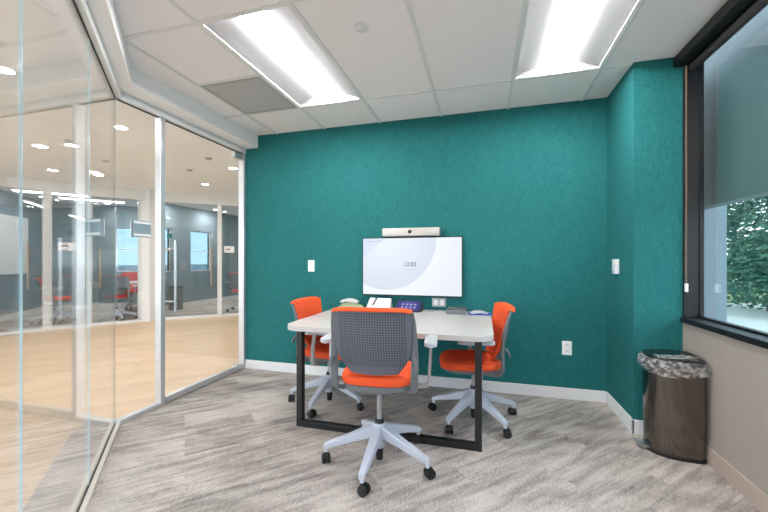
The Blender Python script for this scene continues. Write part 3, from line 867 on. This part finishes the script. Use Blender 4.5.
def text_mesh(name, body, size, mat, parent, loc, rot=(PI/2, 0, 0)):
    cu = bpy.data.curves.new(name, 'FONT'); cu.body = body; cu.size = size; cu.align_x = 'CENTER'; cu.align_y = 'CENTER'; cu.extrude = .0003
    o = bpy.data.objects.new(name, cu); C.objects.link(o)
    dg = bpy.context.evaluated_depsgraph_get(); me = bpy.data.meshes.new_from_object(o.evaluated_get(dg)); me.name = name
    bpy.data.objects.remove(o); me.materials.clear(); me.materials.append(mat)
    n = bpy.data.objects.new(name, me); C.objects.link(n); n.parent = parent; n.location = loc; n.rotation_euler = rot; return n
SX = -.686; SZ = 1.155
sc = tag(empty('wall_screen', (SX, YB, SZ)), 'wide black-edged display showing a pale clock screen on the teal wall', 'screen')
bm = BM(); box(bm, -.495, .495, -.042, -.012, -.287, .287, bev=.003); link_mesh('housing', bm, M['black_pl'], sc)
bm = BM(); box(bm, -.20, .20, -.012, 0, -.15, .15); link_mesh('wall_mount', bm, M['black_metal'], sc)
dm = screen_mat()
bm = BM(); box(bm, -.487, .487, -.0435, -.0422, -.277, .280); link_mesh('display', bm, dm, sc)
ink = M['ink_soft']
text_mesh('clock_digits', '12:02', .058, M['ink'], sc, (-.005, -.0442, .022))
bm = BM()
for k in range(9): box(bm, -.055+k*.0125, -.055+k*.0125+.008, -.0446, -.0437, -.026, -.0225)
link_mesh('date_line', bm, ink, sc)
bm = BM()
for k in range(11): box(bm, -.455+k*.015, -.455+k*.015+.011, -.0446, -.0437, .250, .2545)
link_mesh('status_line', bm, ink, sc)
vb = tag(empty('video_bar', (-.679, YB, 1.452)), 'silver video conference bar with a central lens above the screen', 'video bar')
bm = BM(); box(bm, -.28, .28, -.095, -.02, 0, .078, bev=.008, seg=3); link_mesh('housing', bm, simple('silver_grille', srgb(196, 192, 188), .45, .3), vb, True)
bm = BM(); box(bm, -.10, .10, -.02, 0, .01, .06); link_mesh('wall_bracket', bm, M['black_metal'], vb)
bm = BM(); cyl(bm, (-.005, -.0945, .04), (-.005, -.101, .04), .019, .017, 24); link_mesh('lens', bm, M['black_pl'], vb, True)
bm = BM(); cyl(bm, (-.237, -.0945, .036), (-.237, -.097, .036), .007, seg=12); link_mesh('indicator', bm, M['white_pl'], vb, True)

# wall devices
def wall_plate(kind, x, z, w, h, label, cat, y=YB):
    e = tag(empty(kind, (x, y, z)), label, cat)
    bm = BM(); box(bm, -w/2, w/2, -.007, 0, -h/2, h/2, bev=.002); link_mesh('plate', bm, M['plate'], e)
    return e
e = wall_plate('light_switch', -1.772, 1.157, .074, .122, 'white light switch on the teal wall left of the screen', 'light switch')
for s in (-1, 1):
    bm = BM(); box(bm, -.017, .017, -.010, -.007, s*.018-.015, s*.018+.015, bev=.001); link_mesh('rocker', bm, M['white_pl'], e)
e = wall_plate('wall_outlet', .703, .447, .078, .122, 'white power outlet low on the teal wall right of the table', 'outlet')
for s in (-1, 1):
    bm = BM(); box(bm, -.017, .017, -.0095, -.007, s*.028-.016, s*.028+.016, bev=.001); r_ = link_mesh('socket', bm, M['white_pl'], e)
    bm = BM()
    for q in (-.007, .007): box(bm, q-.0012, q+.0012, -.0100, -.0094, s*.028-.004, s*.028+.008)
    link_mesh('slot', bm, M['ink'], r_)
e = tag(empty('wall_plate', (-.416, YB, .812)), 'grey double connection plate on the wall under the screen', 'wall plate')
bm = BM(); box(bm, -.066, .066, -.008, 0, -.042, .042, bev=.002); link_mesh('plate', bm, M['grey_plate'], e)
for s in (-1, 1):
    bm = BM(); box(bm, s*.03-.019, s*.03+.019, -.011, -.008, -.026, .026, bev=.001); link_mesh('connector', bm, M['white_pl'], e)
e = tag(empty('wall_sensor', (1.015, 3.19, 1.17)), 'small white box sensor on the side of the teal column', 'wall sensor')
bm = BM(); box(bm, -.028, 0, -.04, .04, -.06, .056, bev=.005, seg=3); link_mesh('cover', bm, M['white_pl'], e, True)
bm = BM(); box(bm, -.0285, -.0275, -.03, .03, -.046, -.040); link_mesh('slot', bm, M['grille'], e)

# ------------------------------------------------------------------ things on the table
ZT_ = .738
# crumpled pale green and white napkins
bm = BM(); random.seed(3)
def crumple(bm, cx, cy, z0, rx, ry, h, n=14, seed=0):
    rnd = random.Random(seed); g = []
    for j in range(n+1):
        row = []
        for i in range(n+1):
            u = -1+2*i/n; w = -1+2*j/n; r = math.hypot(u, w)
            env = max(0, 1-r**2.2*.72)
            z = z0+.0015+h*env*(.55+.45*rnd.random())
            row.append(bm.verts.new((cx+u*rx*(1+.08*rnd.random()), cy+w*ry*(1+.08*rnd.random()), z)))
        g.append(row)
    for j in range(n):
        for i in range(n): bm.faces.new((g[j][i], g[j][i+1], g[j+1][i+1], g[j+1][i]))
    bmesh.ops.solidify(bm, geom=bm.faces[:], thickness=.0012)
crumple(bm, 0, 0, 0, .125, .08, .078, 12, 5)
o = link_mesh('paper_napkins', bm, M['paper_green'], None, False, (-1.262, 3.28, ZT_)); tag(o, 'crumpled pale green napkins on the table behind the left chair', 'napkins')
bm = BM(); crumple(bm, 0, 0, 0, .09, .05, .042, 10, 9)
o = link_mesh('paper_napkins', bm, M['paper'], None, False, (-1.275, 3.28, ZT_+.066)); tag(o, 'crumpled white paper napkin on top of the pale green ones', 'napkins')
# white paper stand with pen
ps_ = tag(empty('desk_stand', (-.985, 3.33, ZT_), R(-3)), 'white sloping paper stand with a black pen on the table under the screen', 'stand')
bm = BM(); loft(bm, [[(-.12, -.06, .0), (-.12, .06, 0), (-.11, .055, .105), (-.11, .035, .105)], [(.12, -.06, .0), (.12, .06, 0), (.11, .055, .105), (.11, .035, .105)]])
link_mesh('body', bm, M['white_pl'], ps_)
bm = BM(); 
cyl(bm, (-.055, -.032, .046), (-.035, .030, .108), .006, seg=10); link_mesh('pen', bm, M['black_pl'], ps_, True)
bm = BM()
Mp = Matrix.Translation((.02, -.0135, .0525)) @ Matrix.Rotation(math.atan2(.105, .095), 4, 'X')
box(bm, -.06, .07, -.045, .045, 0, .0025, Mp); link_mesh('paper_sheet', bm, M['paper'], ps_)
# touch controller
tc = tag(empty('touch_controller', (-.68, 3.30, ZT_), R(-4)), 'tilted dark tablet controller with a violet lit screen on the table', 'tablet')
bm = BM(); loft(bm, [[(-.125, -.07, .0), (-.125, .045, 0), (-.125, .045, .088), (-.125, .035, .092), (-.125, -.07, .010)], [(.125, -.07, .0), (.125, .045, 0), (.125, .045, .088), (.125, .035, .092), (.125, -.07, .010)]])
link_mesh('body', bm, M['black_pl'], tc)
def tabscreen():
    t = NT('controller_display'); sep = t.n('ShaderNodeSeparateXYZ'); t.l(t.pos(True), sep.inputs[0])
    c = t.ramp(t.math('MULTIPLY_ADD', sep.outputs[0], 4.0, .5), [(0, srgb(66, 74, 132)), (.5, srgb(92, 84, 150)), (1, srgb(60, 66, 118))])
    e = t.n('ShaderNodeEmission'); t.l(c, e.inputs[0]); e.inputs[1].default_value = .45; t.l(e.outputs[0], t.out.inputs[0]); return t.m
tilt = math.atan2(.082, .105); Mt = Matrix.Translation((0, -.0178, .0515)) @ Matrix.Rotation(tilt, 4, 'X')
bm = BM(); box(bm, -.116, .116, -.062, .062, 0, .0012, Mt); dsp = link_mesh('display', bm, tabscreen(), tc)
bm = BM()
for k in range(4):
    for j in range(2): box(bm, -.07+k*.040, -.07+k*.040+.022, -.034+j*.038, -.034+j*.038+.022, .0013, .0018, Mt)
link_mesh('icons', bm, emit('icon_glow', srgb(150, 154, 196), .5), dsp)
# grey box
gb = tag(empty('cable_box', (-.238, 3.25, ZT_), R(2)), 'low grey rectangular device box on the table right of the tablet', 'device box')
bm = BM(); box(bm, -.088, .088, -.06, .06, 0, .034, bev=.004); link_mesh('body', bm, simple('box_grey', srgb(118, 124, 132), .5), gb, True)
bm = BM(); box(bm, -.07, .088, -.03, .06, .034, .052, bev=.003); link_mesh('lid', bm, simple('box_grey_dark', srgb(92, 94, 98), .45), gb, True)
# papers
def sheetpile(x, y, z, w, d, rz, mat, label, n=3, name='paper_sheet'):
    bm = BM()
    for k in range(n):
        Mk = Matrix.Translation((0, 0, k*.0022)) @ Matrix.Rotation(R(random.uniform(-5, 5)), 4, 'Z')
        box(bm, -w/2, w/2, -d/2, d/2, .0003, .002, Mk)
    o = link_mesh(name, bm, mat, None, False, (x, y, z), R(rz)); tag(o, label, 'paper'); return o
sheetpile(-.035, 3.27, ZT_, .19, .14, 8, M['paper_blue'], 'blue and white leaflets on the right back corner of the table', 3, 'leaflet_stack')
bm = BM(); crumple(bm, 0, 0, 0, .075, .045, .03, 8, 21)
tag(link_mesh('leaflet', bm, M['paper'], None, False, (-.045, 3.275, ZT_+.0068), R(12)), 'white folded leaflet on top of the blue ones', 'paper')
bm = BM(); box(bm, -.055, .02, -.01, .012, .0, .004)
tag(link_mesh('leaflet', bm, M['paper_blue'], None, False, (-.02, 3.215, ZT_+.0068), R(-12)), 'narrow blue leaflet at the front of the stack', 'paper')
# cable from tablet
cu = BM()
pth = [Vector((-.585, 3.30, ZT_+.006)), Vector((-.55, 3.33, ZT_+.004)), Vector((-.50, 3.31, ZT_+.004)), Vector((-.45, 3.33, ZT_+.004)), Vector((-.40, 3.40, ZT_+.004)), Vector((-.40, 3.413, ZT_+.004))]
sweep(cu, pth, .006, .006, Vector((0, 0, 1)))
tag(link_mesh('cable', cu, M['grey_plate'], None, True), 'thin grey cable lying on the table between tablet and wall plate', 'cable')

# ------------------------------------------------------------------ step bin
def D(x0, x1, y0, y1, grow=0.0, n=40, e=2.5):
    cy = (y0+y1)/2; hy = (y1-y0)/2+grow; pts = []
    for k in range(n+1):
        a = PI/2+PI*k/n; c, s = math.cos(a), math.sin(a)
        pts.append((x1-.05+math.copysign(abs(c)**(2/e), c)*(x1-.05-x0+grow), cy+math.copysign(abs(s)**(2/e), s)*hy))
    pts += [(x1-.02+grow, cy-hy), (x1+grow*.5, cy-hy+.02), (x1+grow*.5, cy+hy-.02), (x1-.02+grow, cy+hy)]
    return pts
BX0, BX1, BY0, BY1 = -.135, .135, -.145, .145
bn = tag(empty('step_bin', (1.150, 2.700, 0)), 'brushed steel step bin with a clear liner in the corner by the column', 'bin')
bm = BM(); loft(bm, [[(x, y, .018) for x, y in D(BX0, BX1, BY0, BY1, -.004)], [(x, y, .30) for x, y in D(BX0, BX1, BY0, BY1, 0)], [(x, y, .575) for x, y in D(BX0, BX1, BY0, BY1, .002)]])
link_mesh('body', bm, M['steel'], bn, True)
bm = BM(); prism(bm, D(BX0, BX1, BY0, BY1, .003), 0, .018, .003, 2); link_mesh('base_ring', bm, M['black_pl'], bn, True)
bm = BM(); prism(bm, D(BX0, BX1, BY0, BY1, .006), .575, .590, .003, 2); link_mesh('rim', bm, M['black_pl'], bn, True)
bm = BM(); prism(bm, D(BX0, BX1, BY0, BY1, .002), .590, .612, .008, 3); link_mesh('lid', bm, M['dark_steel'], bn, True)
bm = BM(); box(bm, .105, .14, -.10, .10, .55, .618, bev=.004); link_mesh('hinge', bm, M['black_pl'], bn)
bm = BM()
loft(bm, [[(BX0-.045, y, z) for y, z in ((-.045, .018), (.045, .018), (.045, .030), (-.045, .030))], [(BX0+.01, y, z) for y, z in ((-.05, .012), (.05, .012), (.05, .026), (-.05, .026))]])
link_mesh('pedal', bm, M['steel_bar'], bn)
bm = BM(); random.seed(11); rows = 9; base = D(BX0, BX1, BY0, BY1, .0, 90)
ring = []
for j in range(rows+1):
    t_ = j/rows; row = []
    for i, (x, y) in enumerate(base):
        fr_ = .5+.5*math.sin(i*.35); a = math.atan2(y, x)
        drop = (.050+.045*max(0, math.cos(a+2.0)))*t_
        gr = .008+.020*math.sin(min(1, t_*1.3)*PI/2)+.006*math.sin(i*.9+j*.8)*t_+random.uniform(-.003, .003)
        L = math.hypot(x, y); row.append(bm.verts.new((x*(1+gr/L), y*(1+gr/L), .600-drop+random.uniform(-.002, .002))))
    ring.append(row)
n = len(base)
for a, b in zip(ring, ring[1:]):
    for i in range(n): bm.faces.new((a[i], a[(i+1) % n], b[(i+1) % n], b[i]))
# gathered plastic bunched over the front edge of the lid
for q in range(5):
    r2 = random.Random(40+q); g = []
    cx = -.06+.035*q; cy = -.10+.006*q
    for j in range(7):
        g.append([bm.verts.new((cx-.05+.018*i+r2.uniform(-.006, .006), cy-.035+.014*j+r2.uniform(-.004, .004), .616+.010*r2.random()*(1-abs(j-3)/4))) for i in range(7)])
    for j in range(6):
        for i in range(6): bm.faces.new((g[j][i], g[j][i+1], g[j+1][i+1], g[j+1][i]))
bmesh.ops.solidify(bm, geom=bm.faces[:], thickness=.0006)
link_mesh('liner', bm, M['liner'], bn, True)

# ------------------------------------------------------------------ outdoors
bm = BM(); box(bm, -90, 90, -60, 120, -.20, -.14); struct(link_mesh('ground', bm, M['pave']), 'pale paved ground outside', 'ground')
s_, c_ = math.sin(R(15.7)), math.cos(R(15.7))
def cam(lat, f): return (lat*c_-f*s_, lat*s_+f*c_)
bm = BM(); prism(bm, [cam(4, 11.2), cam(60, 11.2), cam(60, 40), cam(4, 40)], -.139, -.10); struct(link_mesh('ground_lawn', bm, M['grass']), 'yellow green lawn beyond the pavement', 'lawn')
bm = BM(); box(bm, 1.75, 1.90, 3.53, 4.2, -.14, 4.0); struct(link_mesh('wall_exterior_fin', bm, M['fin']), 'pale cladding fin outside the window', 'wall')
bm = BM(); box(bm, 1.60, 1.70, -2, 6, 1.62, 3.0); struct(link_mesh('wall_overhang', bm, M['overhang']), 'dark cladding band above the outside of the window', 'wall')
def tree(x, y, h, rad, nleaf, label, seed, low=.3, leaf=.075):
    rnd = random.Random(seed)
    e = tag(empty('tree', (x, y, -.12)), label, 'tree', 'trees outside the window')
    bm = BM(); pts = [Vector((0, 0, 0)), Vector((.05, .02, h*.3)), Vector((-.04, .05, h*.55)), Vector((0, 0, h*.85))]; rr = (.14, .11, .07, .03)
    for k in range(3): cyl(bm, pts[k], pts[k+1], rr[k], rr[k+1], 12)
    for k in range(9):
        a = rnd.uniform(0, 2*PI); z = h*rnd.uniform(.2, .7); cyl(bm, (0, 0, z), (math.cos(a)*rad*.75, math.sin(a)*rad*.75, z+rnd.uniform(.0, .6)), .035, .01, 8)
    link_mesh('trunk', bm, M['bark'], e, True)
    verts = []; faces = []
    lobes = [(Vector((rnd.uniform(-.65, .65)*rad, rnd.uniform(-.65, .65)*rad, low+rnd.uniform(.12, .9)*(h-low))), rnd.uniform(.28, .5)*rad) for _ in range(34)]
    for _ in range(nleaf):
        c, r = rnd.choice(lobes); d = Vector((rnd.gauss(0, 1), rnd.gauss(0, 1), rnd.gauss(0, 1))).normalized()
        p = c+d*r*(.55+.45*rnd.random()); p.z = max(p.z, low+rnd.uniform(0, .15))
        u = Vector((rnd.gauss(0, 1), rnd.gauss(0, 1), rnd.gauss(0, .6))).normalized(); w = u.orthogonal().normalized(); s = leaf*rnd.uniform(.6, 1.3)
        b = len(verts); verts += [p-u*s, p+w*s*.5, p+u*s, p-w*s*.5]; faces.append((b, b+1, b+2, b+3))
    me = bpy.data.meshes.new('foliage'); me.from_pydata([tuple(v) for v in verts], [], faces); me.materials.append(M['leaf'])
    o = bpy.data.objects.new('foliage', me); C.objects.link(o); o.parent = e
x, y = cam(10.1, 9.2); tree(x, y, 5.2, 2.2, 24000, 'leafy green tree close outside the window', 5, .02)
for k, (lat, f, lb) in enumerate(((14.5, 18, 'distant tree beyond the lawn, nearest the fin'), (23, 20, 'distant tree beyond the lawn, middle one'), (31.5, 22, 'distant tree beyond the lawn, farthest right'))):
    x, y = cam(lat, f); tree(x, y, 5.0, 3.0, 5000, lb, 60+k, .1, .2)

# ------------------------------------------------------------------ world, camera
w = bpy.data.worlds.new('World'); bpy.context.scene.world = w; w.use_nodes = True
nt = w.node_tree; nt.nodes.clear()
out = nt.nodes.new('ShaderNodeOutputWorld'); bgn = nt.nodes.new('ShaderNodeBackground')
tc_ = nt.nodes.new('ShaderNodeTexCoord'); sp_ = nt.nodes.new('ShaderNodeSeparateXYZ'); rp = nt.nodes.new('ShaderNodeValToRGB')
nt.links.new(tc_.outputs['Generated'], sp_.inputs[0]); nt.links.new(sp_.outputs[2], rp.inputs[0]); nt.links.new(rp.outputs[0], bgn.inputs[0])
rp.color_ramp.elements[0].position = 0; rp.color_ramp.elements[0].color = (.92, .96, 1, 1)
rp.color_ramp.elements[1].position = .6; rp.color_ramp.elements[1].color = (.66, .82, 1, 1)
bgn.inputs[1].default_value = 2.6
nt.links.new(bgn.outputs[0], out.inputs[0])

cd = bpy.data.cameras.new('Camera'); co = bpy.data.objects.new('Camera', cd); C.objects.link(co)
co.location = (0, 0, 1.22); co.rotation_euler = (PI/2, 0, R(15.7))
cd.sensor_width = 36; cd.lens = 355/768*36; cd.shift_y = 4/768; cd.clip_start = .02
S = bpy.context.scene; S.camera = co
S.view_settings.view_transform = 'Standard'; S.view_settings.look = 'None'; S.view_settings.gamma = 1; S.view_settings.exposure = 1.32
S.cycles.use_denoising = True
S.cycles.max_bounces = 12; S.cycles.transparent_max_bounces = 24; S.cycles.diffuse_bounces = 6; S.cycles.glossy_bounces = 6
S.cycles.sample_clamp_indirect = 8
